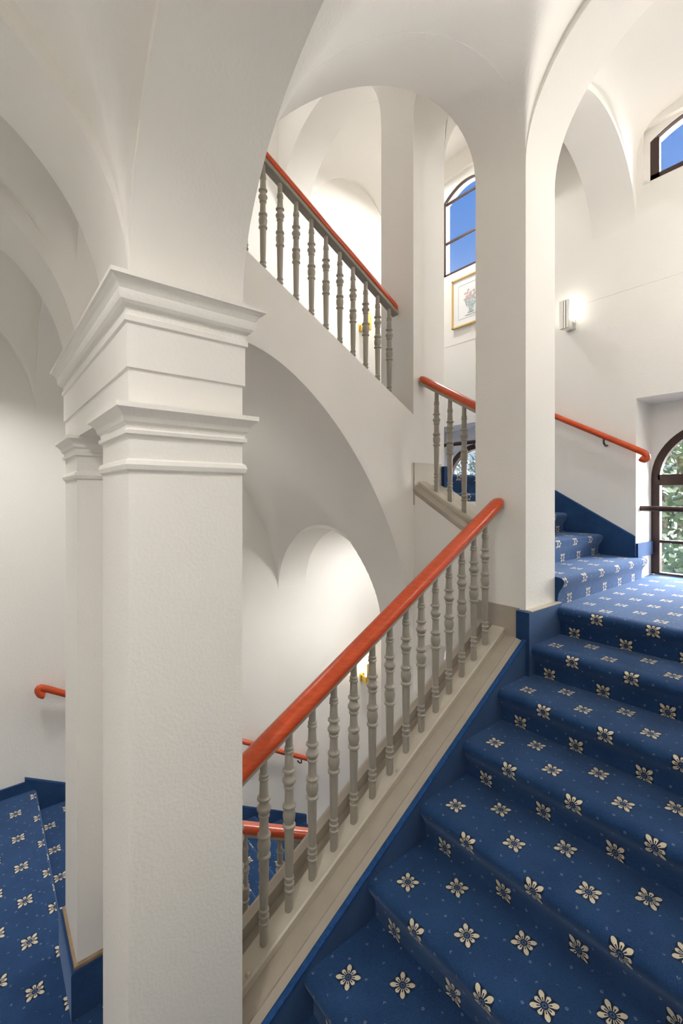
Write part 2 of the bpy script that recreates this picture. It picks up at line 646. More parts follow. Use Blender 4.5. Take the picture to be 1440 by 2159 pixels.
def vault(x0, x1, y0, y1, z, name, label):
    mb = MB().grid(x0, x1, y0, y1, z, 64, 64)
    mb.grid(x0, x1, y0, y1, lambda x, y: z(x, y) + .06, 24, 24)
    return struct(mb, name, label, angle=40)


vault(XW, X0, YS, Y0, lambda x, y: smax(0.45 + 0.57 * sW(x), 0.45 + 0.57 * sS(y)), 'ceiling_vault', 'white groin vault over the near landing')
vault(XW, X0, Y1, Y2, lambda x, y: smax(0.45 + 0.60 * sW(x), 0.76 + 0.24 * sM(y)), 'ceiling_vault', 'narrow white vault between the two rib arches')
vault(XW, X0, Y3, YN, lambda x, y: smax(0.45 + 0.57 * sW(x), 0.42 + 0.68 * sN(y)), 'ceiling_vault', 'white vault over the rear end of the near landing')
rampA = line(X1, 0.45, (1.42 - 0.45) / (X2 - X1))
vault(X1, X2, YS, Y0, lambda x, y: smax(arch1(x) + 0.001, rampA(x) + 0.03 + 0.58 * sS(y)), 'ceiling_vault', 'rising white groin vault over the near flight')
s6 = ell((YS + Y0) / 2, (Y0 - YS) / 2, 6)
vault(X3, XE, YS, Y0, lambda x, y: smax(1.63 + 0.53 * sE(x), 1.72 + 0.55 * s6(y)), 'ceiling_vault', 'bright white vault over the window landing')
vault(X3, XE, Y1, Y2, lambda x, y: smax(1.86 + 0.55 * sE(x), 1.86 + 0.62 * sM(y)), 'ceiling_vault', 'white vault over the short flight')
s6n = ell((Y3 + YN) / 2, (YN - Y3) / 2, 6)
vault(X3, XE, Y3, YN, lambda x, y: smax(2.17 + 0.62 * sE(x), 2.20 + 0.66 * s6n(y)), 'ceiling_vault', 'white vault over the upper window landing')
rampC = line(X1, 0.41, (-0.76 - 0.41) / (X2 - X1))
bC = line(X1, 0.64, (0.56 - 0.64) / (X2 - X1))
vault(X1, X2, Y3, YN, lambda x, y: smax(arch2(x) + 0.03, rampC(x) + bC(x) * sN(y)), 'ceiling_vault', 'sloping white vault under the upper flight')
vault(X3, XE, Y3, YN, lambda x, y: smax(-0.70 + 0.52 * sE(x), -0.70 + 0.54 * s6n(y)), 'ceiling_vault', 'white vault over the lower landing')

# ------------------------------------------------------------------ twin columns
CAP = [(0, .050), (.006, .055), (.009, .065), (.006, .074), (0, .078), (0, .126), (.008, .129), (.009, .137), (.004, .140), (.005, .149),
       (.011, .154), (.014, .164), (.022, .174), (.0265, .177), (.0297, .180), (.0297, .1905), (0, .1905)]
ENT = [(0, .187), (0, .266), (.005, .2665), (.005, .358), (.010, .361), (.010, .373), (.006, .376), (.006, .391), (.0154, .394), (.0205, .400),
       (.0235, .409), (.0235, .419), (.0265, .4235), (.030, .432), (.037, .438), (.0425, .440), (.0425, .4487), (0, .4487)]
col = empty('column', ((X0 + X1) / 2, (Y0 + Y3) / 2, L1), 'pair of square white columns joined by one moulded entablature', kind='structure')
for ya, yb in ((Y0, Y1), (Y2, Y3)):
    MB().box(X0, X1, ya, yb, L1, 0.05).build('shaft', 'plaster', col)
    MB().ring(X0, X1, ya, yb, CAP).build('capital', 'plaster', col, angle=20)
    MB().ring(X0, X1, ya, yb, [(.018, L1), (.019, L1 + .142), (.016, L1 + .148), (0, L1 + .148)]).build('carpet_base', 'carpet_plain', col)
    MB().ring(X0, X1, ya, yb, [(.0, L1 + .145), (.009, L1 + .145), (.009, L1 + .158), (.006, L1 + .161), (0, L1 + .161)]).build('base_ledge', 'ledge', col)
MB().ring(X0, X1, Y0, Y3, ENT).build('entablature', 'plaster', col, angle=20)

# ------------------------------------------------------------------ floors and flights
def floor_piece(mb, x0, x1, y0, y1, h, uv=None):
    uv = uv or (lambda x, y: (y / PU + 0.1, x / PV))
    mb.face([(x0, y0, h), (x1, y0, h), (x1, y1, h), (x0, y1, h)],
            [uv(x, y) for x, y in ((x0, y0), (x1, y0), (x1, y1), (x0, y1))])
    for q in ([(x0, y0, h), (x0, y0, h - .12), (x1, y0, h - .12), (x1, y0, h)], [(x1, y0, h), (x1, y0, h - .12), (x1, y1, h - .12), (x1, y1, h)],
              [(x1, y1, h), (x1, y1, h - .12), (x0, y1, h - .12), (x0, y1, h)], [(x0, y1, h), (x0, y1, h - .12), (x0, y0, h - .12), (x0, y0, h)],
              [(x0, y0, h - .12), (x0, y1, h - .12), (x1, y1, h - .12), (x1, y0, h - .12)]):
        mb.face(q, [(0.25, 0.0)] * 4)


OV = 0.030        # nosing overhang


def floor(name, label, rects, h, uv=None):
    mb = MB()
    for r in rects:
        floor_piece(mb, *r, h, uv)
    return struct(mb, name, label, 'carpet')


floor('floor', 'blue flowered carpet on the near landing', [(XW, .236, YS, YN), (.236, X1, Y1, Y2)], L1, lambda x, y: ((y - 1.801) / .2132, (x - .14) / .19))
floor('floor', 'blue flowered carpet on the sunlit window landing', [(2.041 + .058, XE, YS, .956 + OV + .02), (XE, XN + .02, .30, 1.0)], L2)
floor('floor', 'blue flowered carpet on the upper window landing', [(2.077 - OV - .02, XE, .956 + 4 * TB + .058, YN), (XE, XN + .02, 1.95, 2.65)], L3)
floor('floor', 'blue flowered carpet on the lower landing', [(2.077 - OV, XE, Y3, YN)], L3 - TURN)
floor('floor', 'blue carpet on the landing above', [(XW, X0, YS, YN)], L4)
floor('floor', 'blue carpet at the bottom of the well', [(XW, XE, YS, YN)], BOT + .02)

NOSE = [(OV, -1.0), (OV, -0.76), (OV * .92, -0.61), (OV * .70, -0.49), (OV * .40, -0.38), (OV * .13, -0.28), (0.0, -0.17), (0.002, -0.10), (0.010, -0.045), (0.024, -0.010), (0.044, 0.0)]


def flight(name, label, axis, a0, sgn, c0, c1, n, h0, rise, tread, phase, first_ext=0.0):
    """n steps rising from h0; first nosing at a0, going sgn along axis; width c0..c1"""
    root = empty(name, (a0, (c0 + c1) / 2, h0) if axis == 'x' else ((c0 + c1) / 2, a0, h0), label, kind='structure')

    def P(u, c, h):
        return (a0 + sgn * u, c, h) if axis == 'x' else (c, a0 + sgn * u, h)

    c1_full = c1
    for i in range(n):
        c1 = c1_full + (first_ext if i == 0 else 0)
        u0, h = i * tread, h0 + (i + 1) * rise
        prof = [(u0 + a, h + b * rise) for a, b in NOSE]
        last = i == n - 1
        prof.append((u0 + (tread + OV if not last else 0.06), h))
        ln = [0]
        for p, q in zip(prof, prof[1:]):
            ln.append(ln[-1] + math.hypot(q[0] - p[0], q[1] - p[1]))
        tot = rise + tread + 0.035
        nose = ln[6]
        vv = [(l - nose) / tot * 2 for l in ln]
        ua, ub = (c0 - phase) / PU, (c1 - phase) / PU
        mb = MB()
        for k in range(len(prof) - 1):
            (p0, z0), (p1, z1) = prof[k], prof[k + 1]
            mb.face([P(p0, c0, z0), P(p0, c1, z0), P(p1, c1, z1), P(p1, c0, z1)], [(ua, vv[k]), (ub, vv[k]), (ub, vv[k + 1]), (ua, vv[k + 1])])
        e = prof[-1]
        under = [(e[0], e[1] - .05), (u0 + OV, h - rise - .05)]
        loop = prof + under
        for c in (c0, c1):
            mb.face([P(u, c, z) for u, z in loop], [(0.25, 0.0)] * len(loop))
        m2 = loop[len(prof) - 1:] + [prof[0]]
        for q, r in zip(m2, m2[1:]):
            mb.face([P(q[0], c0, q[1]), P(q[0], c1, q[1]), P(r[0], c1, r[1]), P(r[0], c0, r[1])], [(0.25, 0.0)] * 4)
        me_o = mb.build('step', 'carpet', root, angle=50)
        # weld for smooth nosings while keeping the uv seams
        import bmesh
        bm = bmesh.new()
        bm.from_mesh(me_o.data)
        bmesh.ops.remove_doubles(bm, verts=bm.verts, dist=0.0002)
        bmesh.ops.recalc_face_normals(bm, faces=bm.faces)
        bm.to_mesh(me_o.data)
        bm.free()
        for p in me_o.data.polygons:
            p.use_smooth = True
        me_o.data.set_sharp_from_angle(angle=math.radians(50))
    return root


YST = 0.992
flight('stair_flight', 'blue flowered carpet flight rising from the near landing to the window landing', 'x', 2.041 - 8 * TREAD, 1, YS, YST, 9, L1, RISE, TREAD, 0.805)
flight('stair_flight', 'short blue carpeted flight climbing beside the window wall', 'y', 0.956, 1, X3, XE, 5, L2, RB, TB, 2.3, .055)
flight('stair_flight', 'upper blue carpeted flight behind the upper balustrade', 'x', 2.077, -1, Y3, YN, 9, L3, RISE, TREAD, 0.8)
flight('stair_flight', 'lower blue carpeted flight seen down the well', 'x', 2.077, -1, Y3, YN, 9, L3 - TURN, RISE, TREAD, 0.8)

# ------------------------------------------------------------------ stringers, carpet skirtings
def sec_stringer(y_in, y_out, cap0, cap1, cap_h, lip=0.012, drop=0.06):
    """painted string board, from the carpet side (y_in) to the well side (y_out)"""
    s = 1 if y_out > y_in else -1
    return [(y_in, -drop), (y_in, lip), (y_in + s * .022, lip + .004), (y_in + s * .026, lip + .014), (y_in + s * .030, lip + .014),
            (y_in + s * .034, lip + .012), (cap0 - s * .006, lip + .016), (cap0 - s * .006, lip + .022), (cap0, lip + .022), (cap0, lip + .016),
            (y_out, lip + .012), (y_out, -drop)]


mb = MB().sweep('x', X1, zA2(X1), X2, zA2(X2), [(YST + .010, -.10), (YST + .010, .028), (YST + .036, .033), (YST + .040, .027), (YST + .046, .023), (1.20, .022), (1.20, .062), (1.225, .062), (1.25, .040), (1.25, -.10)])
struct(mb, 'trim_1', 'taupe painted string board beside the near flight', 'taupe', angle=15)
mb = MB().sweep('y', Y1, zB(Y1), Y2, zB(Y2), [(X2 - .004, .002), (X2 - .004, .016), (X2 + .006, .030), (X2 + .010, .036), (X2 + .030, .040), (X3, .040), (X3, -.08), (X2 + .02, -.08)])
struct(mb, 'trim_2', 'taupe painted string board under the short balustrade', 'taupe', angle=15)
mb = MB().sweep('x', X1, zC(X1), X2, zC(X2), [(Y2 + .004, .018), (Y2 + .004, .026), (Y2 + .08, .036), (Y2 + .16, .036), (Y3 + .01, .036), (Y3 + .01, -.15), (Y3 - .01, -.15)])
struct(mb, 'trim_3', 'pale painted string board under the upper balustrade', 'taupe', angle=15)
mb = MB().sweep('x', X1, zCl(X1), X2, zCl(X2), [(Y2 + .004, .018), (Y2 + .004, .026), (Y2 + .08, .036), (Y2 + .16, .036), (Y3 + .01, .036), (Y3 + .01, -.15), (Y3 - .01, -.15)])
struct(mb, 'trim_4', 'pale painted string board under the lower balustrade', 'taupe', angle=15)


def skirt_slope(name, label, axis, a0, h0, a1, h1, c_in, c_out, top=.052, drop=.24):
    s = 1 if c_out > c_in else -1
    mb = MB().sweep(axis, a0, h0, a1, h1, [(c_in, -drop), (c_in, top - .006), (c_in + s * .003, top), (c_out - s * .003, top + .003), (c_out, top - .004), (c_out, -drop)])
    return struct(mb, name, label, 'carpet_plain', angle=25)


skirt_slope('baseboard_well', 'blue carpet skirting along the near string board', 'x', X1 - .28, zA2(X1 - .28), X2 - .02, zA2(X2 - .02), YST - .006, YST + .012, top=.032)
mb = MB().sweep('x', X1, zA2(X1), X2 - .02, zA2(X2 - .02), [(YST - .008, .026), (YST - .008, .033), (YST - .004, .036), (YST + .006, .036), (YST + .010, .033), (YST + .010, .026)])  # thin strip carrying the painted highlight of the skirting's top edge
struct(mb, 'trim_7', 'lighter blue strip, painted highlight on the carpet edge along the near string board', 'lit_edge', angle=25)
skirt_slope('baseboard_flight', 'blue carpet skirting along the window wall, following the short flight', 'y', 1.0, zB(1.0), 1.86, zB(1.86), XE - .012, XE + .002, top=.10, drop=.14)
skirt_slope('baseboard_lower', 'blue carpet skirting on the far wall, following the lower flight', 'x', .19, zCl(.19) + .005, 2.08, zCl(2.08) + .005, YN - .012, YN + .002, top=.045, drop=.2)
mb = MB().box(XW, .19, YN - .012, YN + .002, L1, L1 + .056)
struct(mb, 'baseboard_landing', 'blue carpet skirting along the far wall of the near landing', 'carpet_plain')
mb = MB().box(XE, XN, .988, 1.002, L2 + RB, L2 + RB + .085)
struct(mb, 'baseboard_niche', 'blue carpet skirting on the side of the window niche', 'carpet_plain')
# pier feet
ft = empty('baseboard_pier', (X2, Y0, L2 - .25), 'blue carpet-wrapped foot of the right-hand pier with a pale ledge', kind='structure')
MB().box(X2 - .026, X3 + .004, Y0 - .030, Y0 + .030, L2 - .32, -.494).build('carpet_wrap', 'carpet_plain', ft)
MB().box(X2 - .004, X3 + .004, Y0 - .030, Y0 - .0, -.494, -.4905).build('ledge', 'cap', ft)
MB().box(X2 - .010, X2, Y0 + .030, Y1, L2 - .32, -.488).build('side_board', 'taupe', ft)
ft = empty('baseboard_pier', (X2, Y2, 0), 'pale grey board and blue carpet wrap at the foot of the pier beyond the well', kind='structure')
MB().box(X2 - .002, X3 - .035, Y2 - .010, Y2, -.05, .178).build('side_board', 'cap', ft)
MB().box(X3 - .035, X3 + .026, Y2 - .030, Y2 + .02, -.15, .166).build('carpet_wrap', 'carpet_plain', ft)

# ------------------------------------------------------------------ balustrades
BL = 0.528
PROF = [(.0125, 0), (.0125, .055), (.0150, .058), (.0150, .063), (.0120, .066), (.0120, .074), (.0150, .077), (.0150, .082), (.0122, .085), (.0122, .092), (.0146, .095), (.0146, .099),
        (.0118, .103), (.0130, .150), (.0142, .235), (.0142, .243), (.0195, .247), (.0195, .252), (.0140, .257), (.0168, .264), (.0188, .274), (.0190, .284), (.0168, .294), (.0142, .299),
        (.0192, .303), (.0196, .310), (.0150, .315), (.0135, .320), (.0128, .345), (.0128, .357), (.0160, .361), (.0160, .366), (.0140, .369), (.0172, .375), (.0205, .382), (.0200, .387), (.0150, .394),
        (.0135, .400), (.0135, .406), (.0195, .411), (.0195, .415), (.0140, .419), (.0128, .440), (.0120, .462), (.0148, .465), (.0148, .470), (.0118, .473), (.0138, .476), (.0138, .480), (.0112, .484), (.0105, BL)]
bal_mesh = MB().lathe(PROF, seg=14).to_mesh('baluster', 'iron', (0, 0, 0), angle=28, local=True)
RAILSEC = [(-.0300, -.012), (-.0340, -.002), (-.0330, .008), (-.0275, .017), (-.0160, .0235), (0, .0255), (.0160, .0235), (.0275, .017), (.0330, .008), (.0340, -.002), (.0300, -.012)]


def balustrade(label, axis, a0, a1, z, c, count, first, step, cap_dz, cap_w=.034, end_dir=0, cap_mat='cap', studs=()):
    """a0 -> a1 along axis, z(a) = nosing line, c = position across"""
    am = (a0 + a1) / 2
    org = (am, c, z(am)) if axis == 'x' else (c, am, z(am))
    root = empty('balustrade', org, label, 'balustrade')
    o = W(org)
    RH = cap_dz + BL + .027
    for i in range(count):
        a = first + step * i
        b = bpy.data.objects.new('baluster', bal_mesh)
        C.objects.link(b)
        b.parent = root
        p = (a, c, z(a) + cap_dz - .004) if axis == 'x' else (c, a, z(a) + cap_dz - .004)
        b.location = W(p) - o
    # base rail
    MB().sweep(axis, a0, z(a0), a1, z(a1), [(c - cap_w, cap_dz - .026), (c - cap_w, cap_dz - .004), (c - cap_w + .006, cap_dz), (c + cap_w - .006, cap_dz), (c + cap_w, cap_dz - .004), (c + cap_w, cap_dz - .026)]).build('base_rail', cap_mat, root, angle=20)
    for a in studs:
        p = (a, c - cap_w + .012, z(a) + cap_dz) if axis == 'x' else (c - cap_w + .012, a, z(a) + cap_dz)
        MB().lathe([(.0065, -.002), (.0065, .003), (.004, .006), (.001, .0065)], *p, 10).build('stud', 'cap', root, angle=50)
    # flat iron under the handrail
    MB().sweep(axis, a0, z(a0) + RH, a1, z(a1) + RH, [(c - .021, -.030), (c - .024, -.027), (c - .024, -.011), (c + .024, -.011), (c + .024, -.027), (c + .021, -.030)]).build('rail_bar', 'iron', root, angle=20)
    # handrail with a rounded end
    n = len(RAILSEC)
    v, f = [], []
    secs = []
    d = 1 if a1 > a0 else -1
    secs.append((a0, 1.0))
    for t, k in ((.030, 1.0), (.016, .96), (.006, .82), (.0015, .62), (0, .40)):
        secs.append((a1 - d * t, k))
    for a, k in secs:
        for q, dz in RAILSEC:
            cc, hh = c + q * k, z(a) + RH + dz * k
            v.append((a, cc, hh) if axis == 'x' else (cc, a, hh))
    for i in range(len(secs) - 1):
        for k in range(n):
            k2 = (k + 1) % n
            f.append((n * i + k, n * i + k2, n * i + n + k2, n * i + n + k))
    f.append(tuple(range(n)))
    f.append(tuple(n * (len(secs) - 1) + k for k in range(n)))
    mb = MB()
    mb.mesh_faces(v, f)
    mb.build('handrail', 'rail', root, angle=40)
    return root


balustrade('large balustrade with red wooden handrail beside the near blue flight', 'x', X1, X2 - .004, zA2, 1.125, 15, .541, .0834, .050, studs=(.565, 1.143, 1.72))
balustrade('upper balustrade with dark red handrail, high beyond the well', 'x', X1, X2 - .02, zC, 1.755, 15, .535, .0868, .048)
balustrade('short balustrade of few balusters between the right pier and the pier beyond the well', 'y', Y1, Y2 - .004, zB, 1.885, 4, 1.274, .087, .060)
balustrade('lower balustrade with pale balusters seen far down the well', 'x', X2 - .02, X1, (lambda x: zCl(x) - .025), 1.755, 15, .535, .0868, .048)

# ------------------------------------------------------------------ wall handrails
def wall_rail(label, pts, wall_axis, wall_c, brackets, curl):
    root = empty('wall_handrail', pts[0], label, 'handrail')
    path = list(pts)
    r = [0.0185] * len(path)
    mb = MB()
    p0, p1 = Vector(path[0]), Vector(path[1])
    d = (p0 - p1).normalized()
    ext = []
    for i in range(1, 9):
        a = i / 8 * math.pi * 1.15
        rad = .020
        q = p0 + d * (math.sin(a) * rad * 1.2) + Vector((0, 0, -(1 - math.cos(a)) * rad))
        ext.append((tuple(q), .0185 + (.003 if i > 5 else 0)))
    full = [e[0] for e in reversed(ext)] + path
    rads = [e[1] for e in reversed(ext)] + r
    MB().tube(full if curl else path, rads if curl else r, 12).build('rail', 'rail', root, angle=50)
    for b in brackets:
        bx, by, bh = b
        if wall_axis == 'x':
            q = [(bx, by, bh - .014), (bx, by, bh - .045), (bx + (wall_c - bx) * .5, by, bh - .060), (wall_c, by, bh - .055)]
        else:
            q = [(bx, by, bh - .014), (bx, by, bh - .045), (bx, by + (wall_c - by) * .5, bh - .060), (bx, wall_c, bh - .055)]
        MB().tube(q, .0055, 8).build('bracket', 'black', root, angle=50)
    return root


hB = line(.954, .262, .548)
wall_rail('red wall handrail rising along the window wall beside the short flight', [(3.055, .945, hB(.945)), (3.055, 1.75, hB(1.75))], 'x', XE, [(3.055, 1.16, hB(1.16)), (3.055, 1.6, hB(1.6))], True)
hD = line(.25, -1.062, -.59)
wall_rail('red wall handrail on the far wall, descending behind the columns with the lower flight', [(.268, 2.995, hD(.268)), (2.1, 2.995, hD(2.1))], 'y', YN, [(.42, 2.995, hD(.42)), (2.00, 2.995, hD(2.0))], True)

# ------------------------------------------------------------------ windows
def lower_window(n, cyy, hw, sill, label):
    root = empty('window_%d' % n, (XN + .03, cyy, sill), label, kind='structure')
    xa, xb = XN + .004, XN + .050
    sp, fw = 0.107, 0.046
    N = 28
    out, inn = [], []
    out.append((cyy - hw, sill)); inn.append((cyy - hw + fw, sill))
    for i in range(N + 1):
        a = math.pi * (1 - i / N)
        out.append((cyy + hw * math.cos(a), sp + hw * math.sin(a)))
        inn.append((cyy + (hw - fw) * math.cos(a), sp + (hw - fw) * math.sin(a)))
    out.append((cyy + hw, sill)); inn.append((cyy + hw - fw, sill))
    mb = MB()
    for i in range(len(out) - 1):
        o0, o1, i0, i1 = out[i], out[i + 1], inn[i], inn[i + 1]
        mb.face([(xa, *o0), (xa, *o1), (xa, *i1), (xa, *i0)])
        mb.face([(xb, *o0), (xb, *i0), (xb, *i1), (xb, *o1)])
        mb.face([(xa, *i0), (xa, *i1), (xb, *i1), (xb, *i0)])
        mb.face([(xa, *o0), (xb, *o0), (xb, *o1), (xa, *o1)])
    mb.build('frame', 'brown', root)
    ia, ib = cyy - hw + fw, cyy + hw - fw
    MB().box(xa - .006, xb, ia - .01, ib + .01, 0.066, 0.100).build('transom', 'brown', root)
    MB().box(xa, xb, ia - .01, ib + .01, 0.100, 0.134).build('transom', 'brown', root)
    if sill < -.3:
        MB().box(xa + .008, xb - .008, ia, ib, -.302, -.284).build('glazing_bar', 'brown', root)
    MB().box(xa + .002, xb, cyy - .024, cyy + .024, sill, sp + hw - fw).build('mullion', 'brown', root)
    MB().box(xa, xb, ia, ib, sill, sill + .012).build('bottom_rail', 'brown', root)
    gx = (xa + xb) / 2
    rows = [(sill + .012, -.302), (-.284, .066)] if sill < -.3 else ([(sill + .012, .066)] if sill < .05 else [])
    for a, b in rows:
        for ya, yb in ((ia, cyy - .024), (cyy + .024, ib)):
            MB().box(gx - .002, gx + .002, ya, yb, a, b).build('pane', 'glass', root)
    for sgn in (-1, 1):
        pts = [(cyy + sgn * .024, max(sill, .134))]
        r = hw - fw
        for i in range(13):
            a = math.pi / 2 * i / 12
            pts.append((cyy + sgn * max(.024, r * math.cos(a)), sp + max(max(sill, .134) - sp, r * math.sin(a))))
        mb = MB()
        mb.face([(gx, *p) for p in pts])
        mb.build('pane', 'glass', root)
    return root


def upper_window(n, cyy, hw, sp, sag, bars, label, off=0.0):
    root = empty('window_%d' % n, (XE + .06, cyy, 1.895 + off), label, kind='structure')
    xa, xb, fw = XE + .036, XE + .064, (.046 if cyy < 1.4 else .030)
    z0 = 1.895 + off
    top = lambda y: sp + off + sag * (1 - ((y - cyy) / hw) ** 2)
    mb = MB()
    mb.box(xa, xb, cyy - hw, cyy - hw + fw, z0, top(cyy - hw + fw * .4))
    mb.box(xa, xb, cyy + hw - fw, cyy + hw, z0, top(cyy + hw - fw * .4))
    mb.box(xa, xb, cyy - hw, cyy + hw, z0, z0 + fw * .7)
    mb.arch('y', cyy - hw, cyy + hw, xa, xb, lambda y: top(y) - .004, top, n=16)
    mb.build('frame', 'brown', root)
    zs = [z0 + fw * .7] + [b + off for b in bars] + [None]
    for b in bars:
        MB().box(xa + .008, xb - .004, cyy - hw + fw, cyy + hw - fw, b + off - .008, b + off + .008).build('glazing_bar', 'brown', root)
    gx = (xa + xb) / 2
    for a, b in zip(zs, zs[1:]):
        if b is None:
            MB().arch('y', cyy - hw + fw, cyy + hw - fw, gx - .002, gx + .002, lambda y: a + .008, lambda y: top(y) - .010, n=10).build('pane', 'glass', root)
        else:
            MB().box(gx - .002, gx + .002, cyy - hw + fw, cyy + hw - fw, a + .008, b - .008).build('pane', 'glass', root)
    return root


lower_window(1, *LW[0], L2 + .004, 'dark brown arched window in the niche of the sunlit landing')
lower_window(2, *LW[1], L3 + .004, 'dark brown arched window half hidden by the upper landing floor')
upper_window(3, *UW[0], 2.13, .075, [], 'low brown window under the vault of the sunlit landing')
upper_window(4, *UW[1], 2.535, .105, [2.19, 2.53], 'tall brown segmental window with blue sky above the framed picture')
upper_window(5, *UW[1], 2.535, .105, [2.19, 2.53], 'brown segmental window lighting the lower landing', -TURN)
upper_window(6, *UW[0], 2.13, .075, [], 'low brown window of the storey below', -TURN)
# stone lining of the outer reveals, seen past the frames
def outer_reveal(n, cyy, hw, z0, sp, sag):
    mb = MB()
    xa, xb = XE + .066, XT + .003
    mb.box(xa, xb, cyy - hw - .004, cyy - hw + .008, z0, sp + .01)
    mb.box(xa, xb, cyy + hw - .008, cyy + hw + .004, z0, sp + .01)
    mb.box(xa, xb, cyy - hw, cyy + hw, z0 - .004, z0 + .006)
    struct(mb, 'trim_%d' % n, 'sunlit ochre stone lining outside the %s window' % ('tall segmental' if sag > .1 else 'low vault'), 'reveal')


outer_reveal(5, *UW[0], 1.895, 2.13, .075)
outer_reveal(6, *UW[1], 1.895, 2.535, .105)
# guard bars
for yy0, yy1, h, lab in ((.30, 1.0, -.0794, 'dark brown guard bar across the arched window of the sunlit landing'), (1.95, 2.65, .445, 'dark brown guard bar across the half-hidden upper landing window')):
    g = MB().tube([(3.185, yy0 + .001, h), (3.185, yy1 - .001, h)], .0165, 14).build('guard_bar', 'brown', origin=(3.185, (yy0 + yy1) / 2, h), angle=40)
    tag(g, lab, 'guard bar')

# ------------------------------------------------------------------ wall lamps
def point(name, p, watts, col, rad):
    d = bpy.data.lights.new(name, 'POINT')
    d.energy = watts
    d.color = col
    d.shadow_soft_size = rad
    o = bpy.data.objects.new(name, d)
    C.objects.link(o)
    o.location = W(p)
    return o


def sconce(label, wall, x, y, h, metal, bulb, watts, col):
    """wall 'E': on the window wall; 'N': on the far wall"""
    root = empty('wall_lamp', (x, y, h), label, 'wall lamp')
    def Q(out, side, z):
        return (x - out, y + side, h + z) if wall == 'E' else (x + side, y - out, h + z)
    def bx(o0, o1, s0, s1, z0, z1, name, mat):
        a, b = Q(o0, s0, z0), Q(o1, s1, z1)
        MB().box(min(a[0], b[0]), max(a[0], b[0]), min(a[1], b[1]), max(a[1], b[1]), a[2], b[2]).build(name, mat, root)
    bx(.0, .012, -.030, .030, -.085, -.020, 'wall_plate', metal)
    bx(.012, .075, -.022, .022, -.088, -.032, 'bracket', metal)
    # upright fluted shield in front of the bulb
    mb = MB()
    for s0, s1, o1 in ((-.030, -.016, .108), (-.013, -.002, .112), (.002, .013, .112), (.016, .030, .108)):
        a, b = Q(.098, s0, -.092), Q(o1, s1, .092)
        mb.box(min(a[0], b[0]), max(a[0], b[0]), min(a[1], b[1]), max(a[1], b[1]), a[2], b[2])
    a, b = Q(.094, -.030, -.092), Q(.101, .030, .092)
    mb.box(min(a[0], b[0]), max(a[0], b[0]), min(a[1], b[1]), max(a[1], b[1]), a[2], b[2])
    mb.build('shield', metal, root)
    bx(.062, .100, -.026, .026, -.092, -.080, 'bottom_plate', metal)
    c = Q(.060, 0, 0)
    MB().lathe([(.010, -.036), (.016, -.026), (.024, 0.0), (.026, .018), (.020, .040), (.008, .050)], c[0], c[1], c[2], 14).build('bulb', bulb, root, angle=60)
    pl = point('lamp_light', Q(.060, 0, .075), watts, col, .035)
    return root


sconce('chrome wall lamp with upright fluted shield beside the large right pier', 'E', XE, 1.385, 1.20, 'chrome', 'bulb', 0.45, (1, .93, .82))
sconce('brass wall lamp seen between the upper balusters', 'N', 2.685, YN, 1.57, 'brass', 'bulb_warm', 1.2, (1, .80, .55))
sconce('brass wall lamp glimpsed under the near handrail, on the lower landing', 'N', 2.70, YN, -1.59, 'brass', 'bulb_warm', 1.2, (1, .80, .55))

# ------------------------------------------------------------------ framed picture
def picture():
    ya, yb, za, zb = 1.985, 2.353, 1.395, 1.798
    xw = XE - .010
    root = empty('framed_picture', (xw, (ya + yb) / 2, za), 'gilt framed print of a flower vase under the tall segmental window', 'picture')
    mb = MB()
    t = .011
    for y0, y1, z0, z1 in ((ya, yb, za, za + t), (ya, yb, zb - t, zb), (ya, ya + t, za, zb), (yb - t, yb, za, zb)):
        mb.box(xw - .016, xw, y0, y1, z0, z1)
    mb.build('frame', 'gold', root)
    MB().box(xw - .006, xw, ya + t, yb - t, za + t, zb - t).build('paper', 'paper', root)
    mb = MB()
    m = .062
    for y0, y1, z0, z1 in ((ya + m, yb - m, za + m, za + m + .003), (ya + m, yb - m, zb - m - .003, zb - m), (ya + m, ya + m + .003, za + m, zb - m), (yb - m - .003, yb - m, za + m, zb - m)):
        mb.box(xw - .0072, xw - .006, y0, y1, z0, z1)
    mb.build('mat_border', 'mat_line', root)
    cy0, x = (ya + yb) / 2, xw - .0072
    prof = [(.020, 1.500), (.026, 1.506), (.014, 1.520), (.040, 1.545), (.052, 1.575), (.056, 1.600)]
    mb = MB()
    mb.face([(x, cy0 - w, z) for w, z in prof] + [(x, cy0 + w, z) for w, z in reversed(prof)])
    mb.build('printed_vase', 'vase', root)
    rnd = random.Random(4)
    fa, fb = MB(), MB()
    for i in range(46):
        a, r = rnd.uniform(0, math.pi), math.sqrt(rnd.random()) * .082
        py, pz = cy0 + r * math.cos(a) * .98, 1.598 + r * math.sin(a) * 1.05
        s = rnd.uniform(.005, .011)
        tgt = fa if rnd.random() < .6 else fb
        tgt.face([(x - .0004 - .0001 * i / 46, py + s * math.cos(k * math.pi / 3), pz + s * math.sin(k * math.pi / 3)) for k in range(6)])
    fa.build('printed_blossoms', 'petal_a', root)
    fb.build('printed_leaves', 'petal_b', root)
    mb = MB()
    mb.box(x - .0003, x, cy0 - .030, cy0 + .030, 1.490, 1.495)
    mb.box(x - .0003, x, cy0 - .055, cy0 + .055, 1.473, 1.477)
    mb.build('printed_caption', 'ink', root)


picture()

# ------------------------------------------------------------------ outdoors
def terrain():
    mb = MB()
    def z(x, y):
        t = min(1, max(0, (x - 6) / 9))
        return -5.6 + 3.6 * t * t * (3 - 2 * t) + .12 * math.sin(x * .9 + y * .5)
    mb.grid(XO, 60, -40, 60, z, 30, 30)
    return struct(mb, 'ground', 'gravel bank rising outside the windows', 'gravel', angle=60)


terrain()


